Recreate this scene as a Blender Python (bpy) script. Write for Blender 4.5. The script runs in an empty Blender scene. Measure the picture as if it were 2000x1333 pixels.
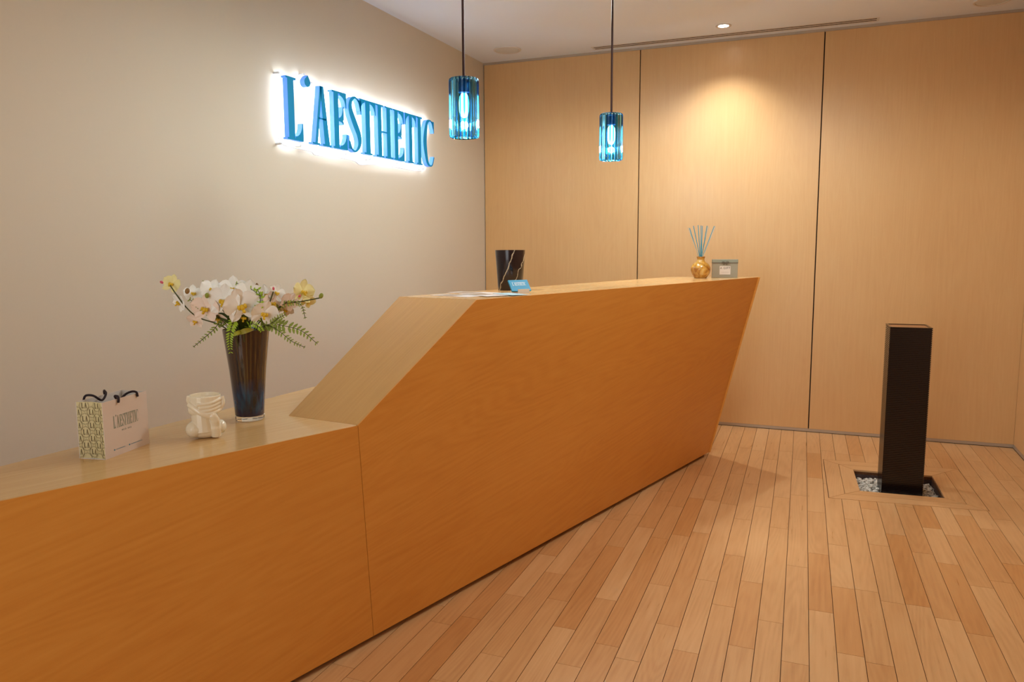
import bpy, bmesh, math, random
from mathutils import Vector, Matrix
random.seed(7)
sc = bpy.context.scene
COL = sc.collection

# ------------------------------------------------------------------ camera
CAM = Vector((2.5377, -5.6829, 1.2944))
RT = Vector((0.92665, 0.375894, -0.004729)); UP = Vector((-0.041196, 0.114045, 0.992621)); FW = Vector((-0.37366, 0.919618, -0.121165))
cd = bpy.data.cameras.new('camera'); cam = bpy.data.objects.new('camera', cd); COL.objects.link(cam)
cd.sensor_width = 36.0; cd.lens = 1516.916 / 2000 * 36.0; cd.clip_start = 0.05; cd.clip_end = 50
m = Matrix((RT, UP, -FW)).transposed().to_4x4(); m.translation = CAM
cam.matrix_world = m; sc.camera = cam

# ------------------------------------------------------------------ world, exposure, lamps
sc.view_settings.view_transform = 'Standard'; sc.view_settings.look = 'None'
sc.view_settings.exposure = 1.05; sc.view_settings.gamma = 1.0; sc.view_settings.use_curve_mapping = False
sc.cycles.max_bounces = 8; sc.cycles.glossy_bounces = 3; sc.cycles.transmission_bounces = 6; sc.cycles.adaptive_threshold = 0.02
w = bpy.data.worlds.new('world'); sc.world = w; w.use_nodes = True
w.node_tree.nodes['Background'].inputs[0].default_value = (1.0, 0.86, 0.72, 1)
w.node_tree.nodes['Background'].inputs[1].default_value = 0.02
H = 2.70
LAMP_COL = (0.90, 0.97, 0.98)
# x, y, watts, cone degrees, blend, visible disc
DOWNLIGHTS = [
    (1.847, -0.338, 30, 116, 1.0),
    (1.38, -1.5, 48, 174, 0.35),  # from this row on: unseen downlights added as fill for the room
    (1.2, -3.1, 5, 174, 0.35),
    (2.3, -2.25, 56, 174, 0.35),
    (2.45, -3.6, 15, 174, 0.35),
    (1.75, -6.2, 5, 174, 0.35),
]
for i, (x, y, wt, cone, bl) in enumerate(DOWNLIGHTS):
    ld = bpy.data.lights.new('downlight_beam', 'SPOT'); ld.energy = wt; ld.color = LAMP_COL
    ld.spot_size = math.radians(cone); ld.spot_blend = bl; ld.shadow_soft_size = 0.022 if i == 0 else 0.30
    lo = bpy.data.objects.new('downlight_beam', ld); COL.objects.link(lo); lo.location = (x, y, H - 0.012)

# added soft fill behind the viewer, shining in through an invented glazed opening
ad = bpy.data.lights.new('added_fill_light', 'AREA'); ad.shape = 'RECTANGLE'; ad.size = 1.9; ad.size_y = 2.3; ad.energy = 26; ad.color = (0.94, 0.98, 1.0)
ao = bpy.data.objects.new('added_fill_light', ad); COL.objects.link(ao); ao.location = (1.10, -7.85, 1.25); ao.rotation_euler = (math.radians(90), 0, 0)

# ------------------------------------------------------------------ helpers
def link(o, parent=None):
    COL.objects.link(o)
    if parent is not None: o.parent = parent
    return o
def tag(o, label=None, cat=None, group=None, kind=None):
    if label: o['label'] = label
    if cat: o['category'] = cat
    if group: o['group'] = group
    if kind: o['kind'] = kind
    return o
def empty(name, loc=(0, 0, 0), rz=0.0, parent=None):
    o = bpy.data.objects.new(name, None); o.empty_display_size = 0.05
    o.location = loc; o.rotation_euler = (0, 0, rz); return link(o, parent)
class MB:
    """collects verts / faces of one mesh"""
    def __init__(s): s.v = []; s.f = []; s.mi = []
    def add(s, vs, fs, mi=0):
        n = len(s.v); s.v += [tuple(v) for v in vs]; s.f += [tuple(i + n for i in f) for f in fs]; s.mi += [mi] * len(fs); return s
    def box(s, x0, x1, y0, y1, z0, z1, mi=0):
        return s.add([(x0,y0,z0),(x1,y0,z0),(x1,y1,z0),(x0,y1,z0),(x0,y0,z1),(x1,y0,z1),(x1,y1,z1),(x0,y1,z1)],
                     [(3,2,1,0),(4,5,6,7),(0,1,5,4),(1,2,6,5),(2,3,7,6),(3,0,4,7)], mi)
    def prism(s, poly, z0, z1, mi=0, to=None):
        """poly 2D ccw in a plane, extruded z0..z1; to maps (x,y,z)->3D"""
        a = sum(poly[i][0]*poly[(i+1)%len(poly)][1]-poly[(i+1)%len(poly)][0]*poly[i][1] for i in range(len(poly)))
        if a < 0: poly = poly[::-1]
        n = len(poly); vs = [(p[0],p[1],z0) for p in poly] + [(p[0],p[1],z1) for p in poly]
        if to: vs = [to(*v) for v in vs]
        fs = [tuple(range(n-1,-1,-1)), tuple(range(n,2*n))] + [(i,(i+1)%n,n+(i+1)%n,n+i) for i in range(n)]
        return s.add(vs, fs, mi)
    def hexa(s, q0, q1, mi=0):
        """two quads (3D) joined"""
        return s.add(list(q0)+list(q1), [(3,2,1,0),(4,5,6,7),(0,1,5,4),(1,2,6,5),(2,3,7,6),(3,0,4,7)], mi)
    def lathe(s, prof, n=32, c=(0,0,0), mi=0, cap=True, wob=None):
        vs = []
        for (r, z) in prof:
            for k in range(n):
                a = 2*math.pi*k/n; rr = r*(wob(a) if wob else 1)
                vs.append((c[0]+rr*math.cos(a), c[1]+rr*math.sin(a), c[2]+z))
        fs = []
        for i in range(len(prof)-1):
            for k in range(n):
                fs.append((i*n+k, i*n+(k+1)%n, (i+1)*n+(k+1)%n, (i+1)*n+k))
        if cap: fs.append(tuple(range(n-1,-1,-1))); fs.append(tuple(range((len(prof)-1)*n, len(prof)*n)))
        return s.add(vs, fs, mi)
    def tube(s, pts, r, n=8, mi=0):
        pts = [Vector(p) for p in pts]; rs = r if isinstance(r, (list, tuple)) else [r]*len(pts)
        vs = []; ref = Vector((0.13, 0.31, 0.94))
        for i, p in enumerate(pts):
            t = (pts[min(i+1,len(pts)-1)]-pts[max(i-1,0)]).normalized()
            a = t.cross(ref)
            if a.length < 0.05: a = t.cross(Vector((1,0,0)))
            a.normalize(); b = t.cross(a)
            for k in range(n):
                q = 2*math.pi*k/n; vs.append(p+rs[i]*(a*math.cos(q)+b*math.sin(q)))
        fs = [(i*n+k,(i*n)+(k+1)%n,(i+1)*n+(k+1)%n,(i+1)*n+k) for i in range(len(pts)-1) for k in range(n)]
        fs.append(tuple(range(n-1,-1,-1))); fs.append(tuple(range((len(pts)-1)*n,len(pts)*n)))
        return s.add(vs, fs, mi)
    def sphere(s, c, r, n=12, m_=8, mi=0):
        rx, ry, rz = r if isinstance(r, (list, tuple)) else (r, r, r)
        vs = [(c[0],c[1],c[2]-rz)]
        for i in range(1, m_):
            t = math.pi*i/m_
            for k in range(n):
                a = 2*math.pi*k/n; vs.append((c[0]+rx*math.sin(t)*math.cos(a), c[1]+ry*math.sin(t)*math.sin(a), c[2]-rz*math.cos(t)))
        vs.append((c[0],c[1],c[2]+rz)); fs = [(0,1+(k+1)%n,1+k) for k in range(n)]
        for i in range(m_-2):
            for k in range(n): fs.append((1+i*n+k,1+i*n+(k+1)%n,1+(i+1)*n+(k+1)%n,1+(i+1)*n+k))
        L = len(vs)-1; b = 1+(m_-2)*n
        fs += [(L,b+k,b+(k+1)%n) for k in range(n)]
        return s.add(vs, fs, mi)
    def mesh(s, name, mats, smooth=False):
        me = bpy.data.meshes.new(name); me.from_pydata(s.v, [], s.f)
        for mt in (mats if isinstance(mats, (list, tuple)) else [mats]): me.materials.append(mt)
        if any(s.mi): me.polygons.foreach_set('material_index', s.mi)
        if smooth:
            me.polygons.foreach_set('use_smooth', [True]*len(me.polygons))
            try: me.set_sharp_from_angle(angle=math.radians(smooth if smooth is not True else 45))
            except Exception: pass
        me.update(); return me
    def build(s, name, mats, parent=None, smooth=False, loc=None, rot=None):
        o = bpy.data.objects.new(name, s.mesh(name, mats, smooth))
        if loc is not None: o.location = loc
        if rot is not None: o.rotation_euler = rot
        return link(o, parent)
def bevel(o, wd=0.002, seg=2, ang=40):
    b = o.modifiers.new('bevel', 'BEVEL'); b.width = wd; b.segments = seg; b.limit_method = 'ANGLE'; b.angle_limit = math.radians(ang); return o
def text_mesh(txt, size, mat, name, align='CENTER', ext=0.0002, spacing=1.0):
    cu = bpy.data.curves.new(name, 'FONT'); cu.body = txt; cu.size = size; cu.align_x = align; cu.extrude = ext; cu.space_character = spacing
    cu.resolution_u = 3
    t = bpy.data.objects.new('tmp', cu); COL.objects.link(t)
    dg = bpy.context.evaluated_depsgraph_get(); me = bpy.data.meshes.new_from_object(t.evaluated_get(dg))
    bpy.data.objects.remove(t); bpy.data.curves.remove(cu); me.name = name; me.materials.clear(); me.materials.append(mat); return me
def spline(pts, n=6):
    """Catmull-Rom through tuples"""
    P = [Vector(p) for p in pts]; P = [2*P[0]-P[1]] + P + [2*P[-1]-P[-2]]; out = []
    for i in range(1, len(P)-2):
        for k in range(n):
            t = k/n; a,b,c,d = P[i-1],P[i],P[i+1],P[i+2]
            out.append(0.5*((2*b)+(c-a)*t+(2*a-5*b+4*c-d)*t*t+(3*b-a-3*c+d)*t*t*t))
    out.append(P[-2]); return out

# ------------------------------------------------------------------ materials
def srgb(r, g, b):
    f = lambda c: (c/12.92 if c <= 0.04045 else ((c+0.055)/1.055)**2.4)
    return (f(r/255), f(g/255), f(b/255), 1)
def mat(name, col, rough=0.5, metal=0.0, emit=None, es=0.0, trans=0.0, ior=1.45, coat=0.0, spec=0.5, sss=0.0):
    mt = bpy.data.materials.new(name); mt.use_nodes = True; b = mt.node_tree.nodes['Principled BSDF']
    b.inputs['Base Color'].default_value = col; b.inputs['Roughness'].default_value = rough; b.inputs['Metallic'].default_value = metal
    b.inputs['IOR'].default_value = ior; b.inputs['Transmission Weight'].default_value = trans; b.inputs['Coat Weight'].default_value = coat
    b.inputs['Specular IOR Level'].default_value = spec
    if sss: b.inputs['Subsurface Weight'].default_value = sss; b.inputs['Subsurface Radius'].default_value = (0.01,0.007,0.004)
    if emit: b.inputs['Emission Color'].default_value = emit; b.inputs['Emission Strength'].default_value = es
    return mt
def nd(mt, t, **kw):
    n = mt.node_tree.nodes.new(t)
    for k, v in kw.items():
        if k.startswith('_'): n.inputs[int(k[1:])].default_value = v
        else: setattr(n, k, v)
    return n
def mathn(mt, op, a, b=None, c=None):
    n = nd(mt, 'ShaderNodeMath', operation=op); L = mt.node_tree.links
    for i, v in enumerate((a, b, c)):
        if v is None: continue
        if isinstance(v, (int, float)): n.inputs[i].default_value = v
        else: L.new(v, n.inputs[i])
    return n.outputs[0]
def ramp(mt, fac, stops):
    n = nd(mt, 'ShaderNodeValToRGB'); cr = n.color_ramp
    while len(cr.elements) < len(stops): cr.elements.new(0.5)
    for e, (p, c) in zip(cr.elements, stops): e.position = p; e.color = c
    mt.node_tree.links.new(fac, n.inputs[0]); return n.outputs[0]
def mixc(mt, fac, a, b, mode='MIX'):
    n = nd(mt, 'ShaderNodeMix', data_type='RGBA', blend_type=mode); L = mt.node_tree.links
    if isinstance(fac, (int, float)): n.inputs[0].default_value = fac
    else: L.new(fac, n.inputs[0])
    for i, v in ((6, a), (7, b)):
        if isinstance(v, tuple): n.inputs[i].default_value = v
        else: L.new(v, n.inputs[i])
    return n.outputs[2]
def wood(name, dark, mid, light, rot=(0,0,0), rough=0.33, fine=1.0, rings=0.5, coat=0.0, tone=False, spec=0.5):
    """grain runs along local X after rot; tone adds a per-board colour"""
    mt = mat(name, mid, rough, coat=coat, spec=spec); L = mt.node_tree.links; b = mt.node_tree.nodes['Principled BSDF']
    tc = nd(mt, 'ShaderNodeTexCoord'); oi = nd(mt, 'ShaderNodeObjectInfo')
    vz = nd(mt, 'ShaderNodeVectorRotate', rotation_type='Z_AXIS'); vz.inputs['Angle'].default_value = rot[2]
    vr = nd(mt, 'ShaderNodeVectorRotate', rotation_type='Y_AXIS'); vr.inputs['Angle'].default_value = rot[1]
    L.new(tc.outputs['Object'], vz.inputs['Vector']); L.new(vz.outputs[0], vr.inputs['Vector'])
    off = nd(mt, 'ShaderNodeVectorMath', operation='ADD'); sc3 = nd(mt, 'ShaderNodeVectorMath', operation='SCALE')
    cmb = nd(mt, 'ShaderNodeCombineXYZ', _0=17.3, _1=9.1, _2=23.7); L.new(cmb.outputs[0], sc3.inputs[0]); L.new(oi.outputs['Random'], sc3.inputs['Scale'])
    L.new(vr.outputs[0], off.inputs[0]); L.new(sc3.outputs[0], off.inputs[1])
    def noise(scale, s, detail, dist=0.0, rg=0.6):
        mp = nd(mt, 'ShaderNodeMapping'); mp.inputs['Scale'].default_value = scale; L.new(off.outputs[0], mp.inputs[0])
        n = nd(mt, 'ShaderNodeTexNoise'); n.inputs['Scale'].default_value = s; n.inputs['Detail'].default_value = detail
        n.inputs['Distortion'].default_value = dist; n.inputs['Roughness'].default_value = rg; L.new(mp.outputs[0], n.inputs['Vector']); return n.outputs[0]
    fib = noise((1.0, 30*fine, 30*fine), 3.0, 3, 0.15)
    big = noise((0.22, 2.4, 2.4), 1.5, 1.6, 0.25)
    cath = mathn(mt, 'MULTIPLY', mathn(mt, 'SINE', mathn(mt, 'MULTIPLY', big, 240.0)), 0.5)
    cath = mathn(mt, 'MULTIPLY', cath, rings)
    fleck = noise((3.0, 16, 16), 2.2, 2, 0.0)
    blot = noise((1, 1.8, 1.8), 1.3, 2, 0.0)
    v = mathn(mt, 'ADD', mathn(mt, 'MULTIPLY', mathn(mt, 'SUBTRACT', fib, 0.5), 0.45), mathn(mt, 'MULTIPLY', cath, 0.17))
    v = mathn(mt, 'ADD', v, mathn(mt, 'MULTIPLY', mathn(mt, 'SUBTRACT', blot, 0.5), 0.45))
    v = mathn(mt, 'ADD', v, mathn(mt, 'MULTIPLY', mathn(mt, 'SUBTRACT', fleck, 0.5), 0.22))
    v = mathn(mt, 'ADD', v, 0.5)
    col = ramp(mt, v, [(0.18, dark), (0.5, mid), (0.82, light)])
    if tone:
        at = nd(mt, 'ShaderNodeAttribute', attribute_type='OBJECT', attribute_name='tone')
        tcol = ramp(mt, at.outputs['Fac'], [(0.0, tone[0]), (0.5, tone[1]), (1.0, tone[2])])
        col = mixc(mt, 1.0, col, tcol, 'MULTIPLY')
    L.new(col, b.inputs['Base Color'])
    rr = mathn(mt, 'ADD', mathn(mt, 'MULTIPLY', fib, 0.12), rough-0.06); L.new(rr, b.inputs['Roughness'])
    return mt

PI = math.pi
# maple veneer: panels (grain vertical), counter (grain along it, a little tilted), floor boards
WOOD_WALL = wood('maple_wall_veneer', srgb(206,157,102), srgb(212,165,110), srgb(217,173,118), rot=(0, PI/2, 0), rough=0.36, rings=0.4)
WOOD_SIDE = wood('maple_side_wall_veneer', srgb(206,157,102), srgb(212,165,110), srgb(217,173,118), rot=(0, PI/2, 0), rough=0.36, rings=0.4)
CNT_ANG = math.atan2(2.3298, 0.7816)
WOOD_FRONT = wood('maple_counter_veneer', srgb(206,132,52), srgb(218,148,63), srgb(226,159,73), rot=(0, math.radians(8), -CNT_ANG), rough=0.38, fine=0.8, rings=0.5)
WOOD_TOP = wood('maple_worktop_veneer', srgb(202,156,98), srgb(211,168,110), srgb(220,179,122), rot=(0, 0, -CNT_ANG), rough=0.17, fine=0.8, rings=0.6)
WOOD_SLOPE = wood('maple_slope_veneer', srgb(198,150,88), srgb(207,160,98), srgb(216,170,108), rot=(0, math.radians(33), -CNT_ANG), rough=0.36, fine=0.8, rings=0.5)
WOOD_FLOOR = wood('maple_floor_board', srgb(190,140,92), srgb(214,168,118), srgb(226,184,134), rot=(0, 0, -PI/2), rough=0.30, fine=0.9, rings=0.5,
                  tone=((0.84,0.66,0.48,1), (0.93,0.86,0.78,1), (1.0,0.98,0.96,1)))
FLOOR_BASE = mat('floor_underlay', srgb(84,44,22), 0.8)
PAINT_WALL = mat('cream_wall_paint', srgb(210,194,170), 0.75)
n_ = nd(PAINT_WALL, 'ShaderNodeTexNoise'); n_.inputs['Scale'].default_value = 180
bp_ = nd(PAINT_WALL, 'ShaderNodeBump'); bp_.inputs['Strength'].default_value = 0.04; bp_.inputs['Distance'].default_value = 0.002
PAINT_WALL.node_tree.links.new(n_.outputs[0], bp_.inputs['Height']); PAINT_WALL.node_tree.links.new(bp_.outputs[0], PAINT_WALL.node_tree.nodes['Principled BSDF'].inputs['Normal'])
PAINT_CEIL = mat('white_ceiling_paint', srgb(230,233,238), 0.8)
ALU = mat('brushed_aluminium', srgb(178,158,136), 0.45, metal=0.35)
BLACK = mat('black_gap', srgb(14,8,6), 0.8)
PLINTH = mat('black_plinth', srgb(18,9,6), 0.7)

# ------------------------------------------------------------------ room shell
YB = -7.6; XR = 3.678
def struct(name, mb, mt, parent=None, smooth=False):
    o = mb.build(name, mt, parent, smooth); o['kind'] = 'structure'; return o
struct('wall_left', MB().box(-0.12, 0, YB, 0.14, 0, H), PAINT_WALL)
ceil = struct('ceiling', MB().box(-0.12, XR+0.12, YB-0.12, 0.14, H, H+0.1), PAINT_CEIL)
wf = MB(); wf.box(0, 0.15, YB-0.12, YB, 0, H); wf.box(2.05, XR, YB-0.12, YB, 0, H); wf.box(0.15, 2.05, YB-0.12, YB, 2.4, H)
struct('wall_front', wf, PAINT_WALL)
win = MB()
for x0 in (0.15, 0.76, 1.38, 2.0): win.box(x0, x0+0.05, YB-0.09, YB-0.03, 0.0, 2.4)
win.box(0.2, 2.0, YB-0.09, YB-0.03, 2.35, 2.4); win.box(0.2, 2.0, YB-0.09, YB-0.03, 0.0, 0.08)
w1 = struct('added_window_1', win, ALU)  # invented glazing, added so the fill light can enter
PANE = bpy.data.materials.new('clear_pane'); PANE.use_nodes = True; pt = PANE.node_tree; pt.nodes.clear()
_o = pt.nodes.new('ShaderNodeOutputMaterial'); _m = pt.nodes.new('ShaderNodeMixShader'); _t = pt.nodes.new('ShaderNodeBsdfTransparent'); _g = pt.nodes.new('ShaderNodeBsdfGlossy'); _g.inputs['Roughness'].default_value = 0.02
_m.inputs[0].default_value = 0.06; pt.links.new(_t.outputs[0], _m.inputs[1]); pt.links.new(_g.outputs[0], _m.inputs[2]); pt.links.new(_m.outputs[0], _o.inputs[0])
for x0 in (0.2, 0.81, 1.43): MB().box(x0, x0+0.56, YB-0.063, YB-0.057, 0.08, 2.35).build('pane', PANE, w1)
# wood wall of three tall panels on a dark backing
wb = struct('wall_back', MB().box(0, XR+0.12, 0.018, 0.14, 0, H), BLACK)
PX = [0.0, 1.2298, 2.4543, XR]; G = 0.0035; ZB_, ZT_ = 0.022, 2.683
for i in range(3):
    a = PX[i]+(0.006 if i == 0 else G); b = PX[i+1]-(0 if i == 2 else G)
    p = bevel(MB().box(a, b, 0.0, 0.018, ZB_, ZT_).build('panel', WOOD_WALL, wb), 0.001, 1)
# right wall, same veneer in panels
wr = struct('wall_right', MB().box(XR+0.018, XR+0.12, YB, 0.018, 0, H), BLACK)
ys = [0.0, -1.22, -2.44, -3.66, -4.88, -6.10, YB]
for i in range(6):
    bevel(MB().box(XR, XR+0.018, ys[i+1]+G, ys[i]-(0.0 if i == 0 else G), ZB_, ZT_).build('panel', WOOD_SIDE, wr), 0.001, 1)
struct('baseboard_back', MB().box(0, XR, -0.003, 0.018, 0.003, ZB_), ALU)
struct('baseboard_right', MB().box(XR-0.003, XR+0.018, YB, -0.004, 0.003, ZB_), ALU)
struct('trim_1', MB().box(0, XR, -0.002, 0.018, ZT_, H), ALU)
struct('trim_2', MB().box(XR-0.002, XR+0.018, YB, -0.003, ZT_, H), ALU)

# ------------------------------------------------------------------ floor: boards one by one, a framed pit for the column
PW = 0.0823; TILT = -0.028
def bx(n, y): return 2.536 + n*PW + TILT*(y+3.337)       # board seam n at depth y
OUT = [(2.557,-0.719),(2.589,-1.484),(3.313,-1.419),(3.281,-0.661)]
MID = [(2.642,-0.800),(2.666,-1.385),(3.228,-1.346),(3.202,-0.762)]
INN = [(2.720,-0.890),(2.742,-1.302),(3.139,-1.274),(3.125,-0.862)]
def clip(poly, a, b, keep_left):
    out = []; s = lambda p: ((b[0]-a[0])*(p[1]-a[1])-(b[1]-a[1])*(p[0]-a[0]))*(1 if keep_left else -1)
    for i in range(len(poly)):
        p, q = poly[i], poly[(i+1)%len(poly)]; sp, sq = s(p), s(q)
        if sp >= 0: out.append(p)
        if (sp > 0 > sq) or (sp < 0 < sq):
            t = sp/(sp-sq); out.append((p[0]+(q[0]-p[0])*t, p[1]+(q[1]-p[1])*t))
    return out
def area(p): return abs(sum(p[i][0]*p[(i+1)%len(p)][1]-p[(i+1)%len(p)][0]*p[i][1] for i in range(len(p))))/2 if len(p) > 2 else 0
def grow(quad, d):
    c = (sum(p[0] for p in quad)/4, sum(p[1] for p in quad)/4)
    return [(p[0]+math.copysign(d, p[0]-c[0]), p[1]+math.copysign(d, p[1]-c[1])) for p in quad]
def minus_quad(poly, quad):            # quad is counter-clockwise
    pieces = []; rest = poly
    for i in range(4):
        a, b = quad[i], quad[(i+1)%4]
        o = clip(rest, a, b, False)
        if area(o) > 2e-5: pieces.append(o)
        rest = clip(rest, a, b, True)
        if area(rest) < 2e-5: break
    return pieces
# sub-floor with the pit left open
fl = MB()
for pc in minus_quad([(-0.12, YB-0.1), (XR+0.12, YB-0.1), (XR+0.12, 0.14), (-0.12, 0.14)], INN): fl.prism(pc, -0.12, -0.009)
floor = struct('floor', fl, FLOOR_BASE)
JOINTS = [(-14,-3.342),(-13,-3.123),(-13,-2.717),(-12,-3.543),(-11,-3.098),(-10,-3.29),(-10,-2.523),(-10,-2.099),(-9,-3.029),(-9,-2.246),(-8,-3.349),(-8,-1.903),(-7,-2.834),(-7,-1.313),(-6,-3.142),(-6,-1.744),(-5,-3.296),(-5,-2.727),(-5,-1.22),(-4,-2.435),(-4,-1.973),(-4,-0.649),(-3,-3.2),(-3,-2.68),(-3,-1.755),(-2,-2.986),(-2,-1.567),(-1,-3.241),(-1,-2.458),(-1,-0.775),(0,-2.841),(0,-1.737),(0,-1.14),(0,-0.59),(1,-2.155),(2,-3.152),(2,-1.786),(4,-2.666),(4,-1.929),(5,-2.12),(6,-2.827),(6,-2.208),(6,-1.78),(7,-2.404),(9,-2.118),(9,-1.701),(9,-0.232),(12,-1.15),(12,-0.81)]
TONES = [(4,-2.325,.08),(0,-2.386,.2),(1,-3.11,.2),(6,-2.689,.15),(0,-3.054,.9),(4,-2.888,.75),(-1,-2.89,.8),(2,-2.993,.5),(6,-1.674,.12),(1,-1.919,.6),(4,-1.801,.7),(7,-2.6,.65),(8,-2.502,.3),(9,-2.319,.05),(5,-2.6,.35),(3,-2.368,.55),(2,-2.325,.6),(6,-2.415,.3),(6,-2.999,.3),(-1,-2.118,.75),(9,-2.034,.4),(6,-1.827,.8),(-7,-1.816,.1),(-7,-1.135,.55),(-5,-1.447,.5),(-2,-2.078,.5),(-4,-1.82,.7),(-4,-2.171,.65),(-8,-1.444,.25),(-8,-2.055,.35),(-9,-2.097,.3),(-10,-2.637,.15),(-10,-2.25,.5),(-4,-1.413,.3),(-5,-0.951,.6),(-3,-1.902,.75),(-9,-2.866,.8),(-9,-3.17,.45),(-8,-3.265,.2),(-6,-3.045,.35),(-3,-3.021,.3),(-2,-2.846,.4),(-2,-3.156,.75),(-5,-3.088,.8),(-4,-3.055,.55),(-8,-3.475,.4),(-5,-3.404,.35),(-6,-3.28,.5),(-14,-3.506,.02),(-14,-3.177,.15),(-13,-3.364,.5),(-12,-3.624,.7),(-15,-3.613,.3),(-16,-3.555,.35),(0,-0.891,.15),(-1,-1.012,.95),(-1,-0.512,.75),(-4,-0.254,.95),(2,-0.384,.85),(3,-0.395,.25),(-2,-0.654,.8),(-3,-0.353,.55)]
GAP = 0.0011; YNEAR = -4.35
OUTG = grow(OUT, 0.0022); n_boards = 0
rng = random.Random(11)
for n in range(-19, 15):
    ynear = YNEAR if n > -8 else YNEAR
    js = sorted([y for k, y in JOINTS if k == n], reverse=True); marks = [-0.004]
    for y in js + [ynear]:
        while marks[-1]-y > 1.0: marks.append(marks[-1]-rng.uniform(0.42, 0.85) if marks[-1]-y > 1.25 else (marks[-1]+y)/2)
        marks.append(y)
    for a, b in zip(marks[:-1], marks[1:]):
        y1, y0 = a-GAP*0.7, b+GAP*0.7
        poly = [(bx(n,y0)+GAP,y0),(bx(n+1,y0)-GAP,y0),(bx(n+1,y1)-GAP,y1),(bx(n,y1)+GAP,y1)]
        poly = clip(poly, (XR-0.004, -9), (XR-0.004, 9), True)
        if area(poly) < 1e-4: continue
        t = [k[2] for k in TONES if k[0] == n and b < k[1] < a]
        mb = MB()
        for pc in minus_quad(poly, OUTG): mb.prism(pc, -0.009, 0.0)
        if not mb.v: continue
        o = mb.build('floor_board', WOOD_FLOOR, floor); o['tone'] = t[0] if t else rng.choice([.3,.45,.55,.65,.75,.85]); n_boards += 1
# beyond the boards in view: long strips with the same timber
for n in range(-32, 15):
    poly = [(bx(n,YB)+GAP,YB),(bx(n+1,YB)-GAP,YB),(bx(n+1,YNEAR)-GAP,YNEAR-GAP),(bx(n,YNEAR)+GAP,YNEAR-GAP)]
    if n < -19: poly[2] = (bx(n+1,0)-GAP,0.0); poly[3] = (bx(n,0)+GAP,0.0)
    poly = clip(clip(poly, (XR-0.004,-9), (XR-0.004,9), True), (0.0,-9), (0.0,9), False)
    if area(poly) < 1e-4: continue
    o = MB().prism(poly, -0.009, 0.0).build('floor_board', WOOD_FLOOR, floor); o['tone'] = rng.uniform(.3,.8)
# mitred double frame round the pit
def inset(q, d):
    c = (sum(p[0] for p in q)/4, sum(p[1] for p in q)/4)
    return [(p[0]-math.copysign(d,p[0]-c[0]), p[1]-math.copysign(d,p[1]-c[1])) for p in q]
WOOD_FRX = wood('maple_frame_board', srgb(190,140,92), srgb(214,168,118), srgb(226,184,134), rot=(0,0,0), rough=0.30, fine=0.9, rings=0.4,
                tone=((0.84,0.66,0.48,1), (0.93,0.86,0.78,1), (1.0,0.98,0.96,1)))
def inset_poly(q, d):
    a_ = sum(q[i][0]*q[(i+1)%4][1]-q[(i+1)%4][0]*q[i][1] for i in range(4)); q = q if a_ > 0 else q[::-1]; L_ = []
    for i in range(4):
        p0, p1 = q[i], q[(i+1)%4]; l = math.hypot(p1[0]-p0[0], p1[1]-p0[1]); nx, ny = -(p1[1]-p0[1])/l*d, (p1[0]-p0[0])/l*d
        L_.append(((p0[0]+nx,p0[1]+ny),(p1[0]+nx,p1[1]+ny)))
    out = []
    for i in range(4):
        (x1,y1),(x2,y2) = L_[i-1]; (x3,y3),(x4,y4) = L_[i]; dn = (x1-x2)*(y3-y4)-(y1-y2)*(x3-x4)
        t1 = x1*y2-y1*x2; t2 = x3*y4-y3*x4; out.append(((t1*(x3-x4)-(x1-x2)*t2)/dn, (t1*(y3-y4)-(y1-y2)*t2)/dn))
    return out
for o_, i_ in ((OUT, MID), (MID, INN)):
    for k in range(4):
        k2 = (k+1) % 4; q = [o_[k], o_[k2], i_[k2], i_[k]]
        c = (sum(p[0] for p in q)/4, sum(p[1] for p in q)/4)
        q = inset_poly(q, 0.0011)
        b = MB().prism(q, -0.009, 0.0005).build('frame_board', WOOD_FLOOR if k in (0,2) else WOOD_FRX, floor); b['tone'] = rng.uniform(.5,.75)
# pit tray: wooden lip, grey metal walls and bottom
pit = MB(); d_ = 0.028
IN2 = inset(INN, 0.0)
for k in range(4):
    a, b = INN[k], INN[(k+1)%4]; nx, ny = (b[1]-a[1]), -(b[0]-a[0]); l = math.hypot(nx, ny); nx, ny = nx/l*0.01, ny/l*0.01
    pit.hexa([(a[0],a[1],-0.13),(b[0],b[1],-0.13),(b[0]+nx,b[1]+ny,-0.13),(a[0]+nx,a[1]+ny,-0.13)],
             [(a[0],a[1],-0.024),(b[0],b[1],-0.024),(b[0]+nx,b[1]+ny,-0.024),(a[0]+nx,a[1]+ny,-0.024)])
pit.prism(grow(INN, 0.01), -0.135, -0.13)
lip = MB()
for k in range(4):
    a, b = INN[k], INN[(k+1)%4]; nx, ny = (b[1]-a[1]), -(b[0]-a[0]); l = math.hypot(nx, ny); nx, ny = nx/l*0.01, ny/l*0.01
    lip.hexa([(a[0],a[1],-0.024),(b[0],b[1],-0.024),(b[0]+nx,b[1]+ny,-0.024),(a[0]+nx,a[1]+ny,-0.024)],
             [(a[0],a[1],-0.0095),(b[0],b[1],-0.0095),(b[0]+nx,b[1]+ny,-0.0095),(a[0]+nx,a[1]+ny,-0.0095)])
ZINC = mat('zinc_tray', srgb(165,155,155), 0.5, metal=0.2)
tray = empty('pebble_tray', (2.93,-1.08,-0.13)); tag(tray, 'sunken grey metal tray in the floor around the black column', 'tray')
for mb_, nm_, mt_ in ((pit, 'tray_wall', ZINC), (lip, 'wooden_lip', wood('lip_wood', srgb(180,118,72), srgb(200,136,86), srgb(212,150,100), rough=0.4))):
    o = mb_.build(nm_, mt_, tray); o.matrix_parent_inverse = Matrix.Translation((-2.93,1.08,0.13))
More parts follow.
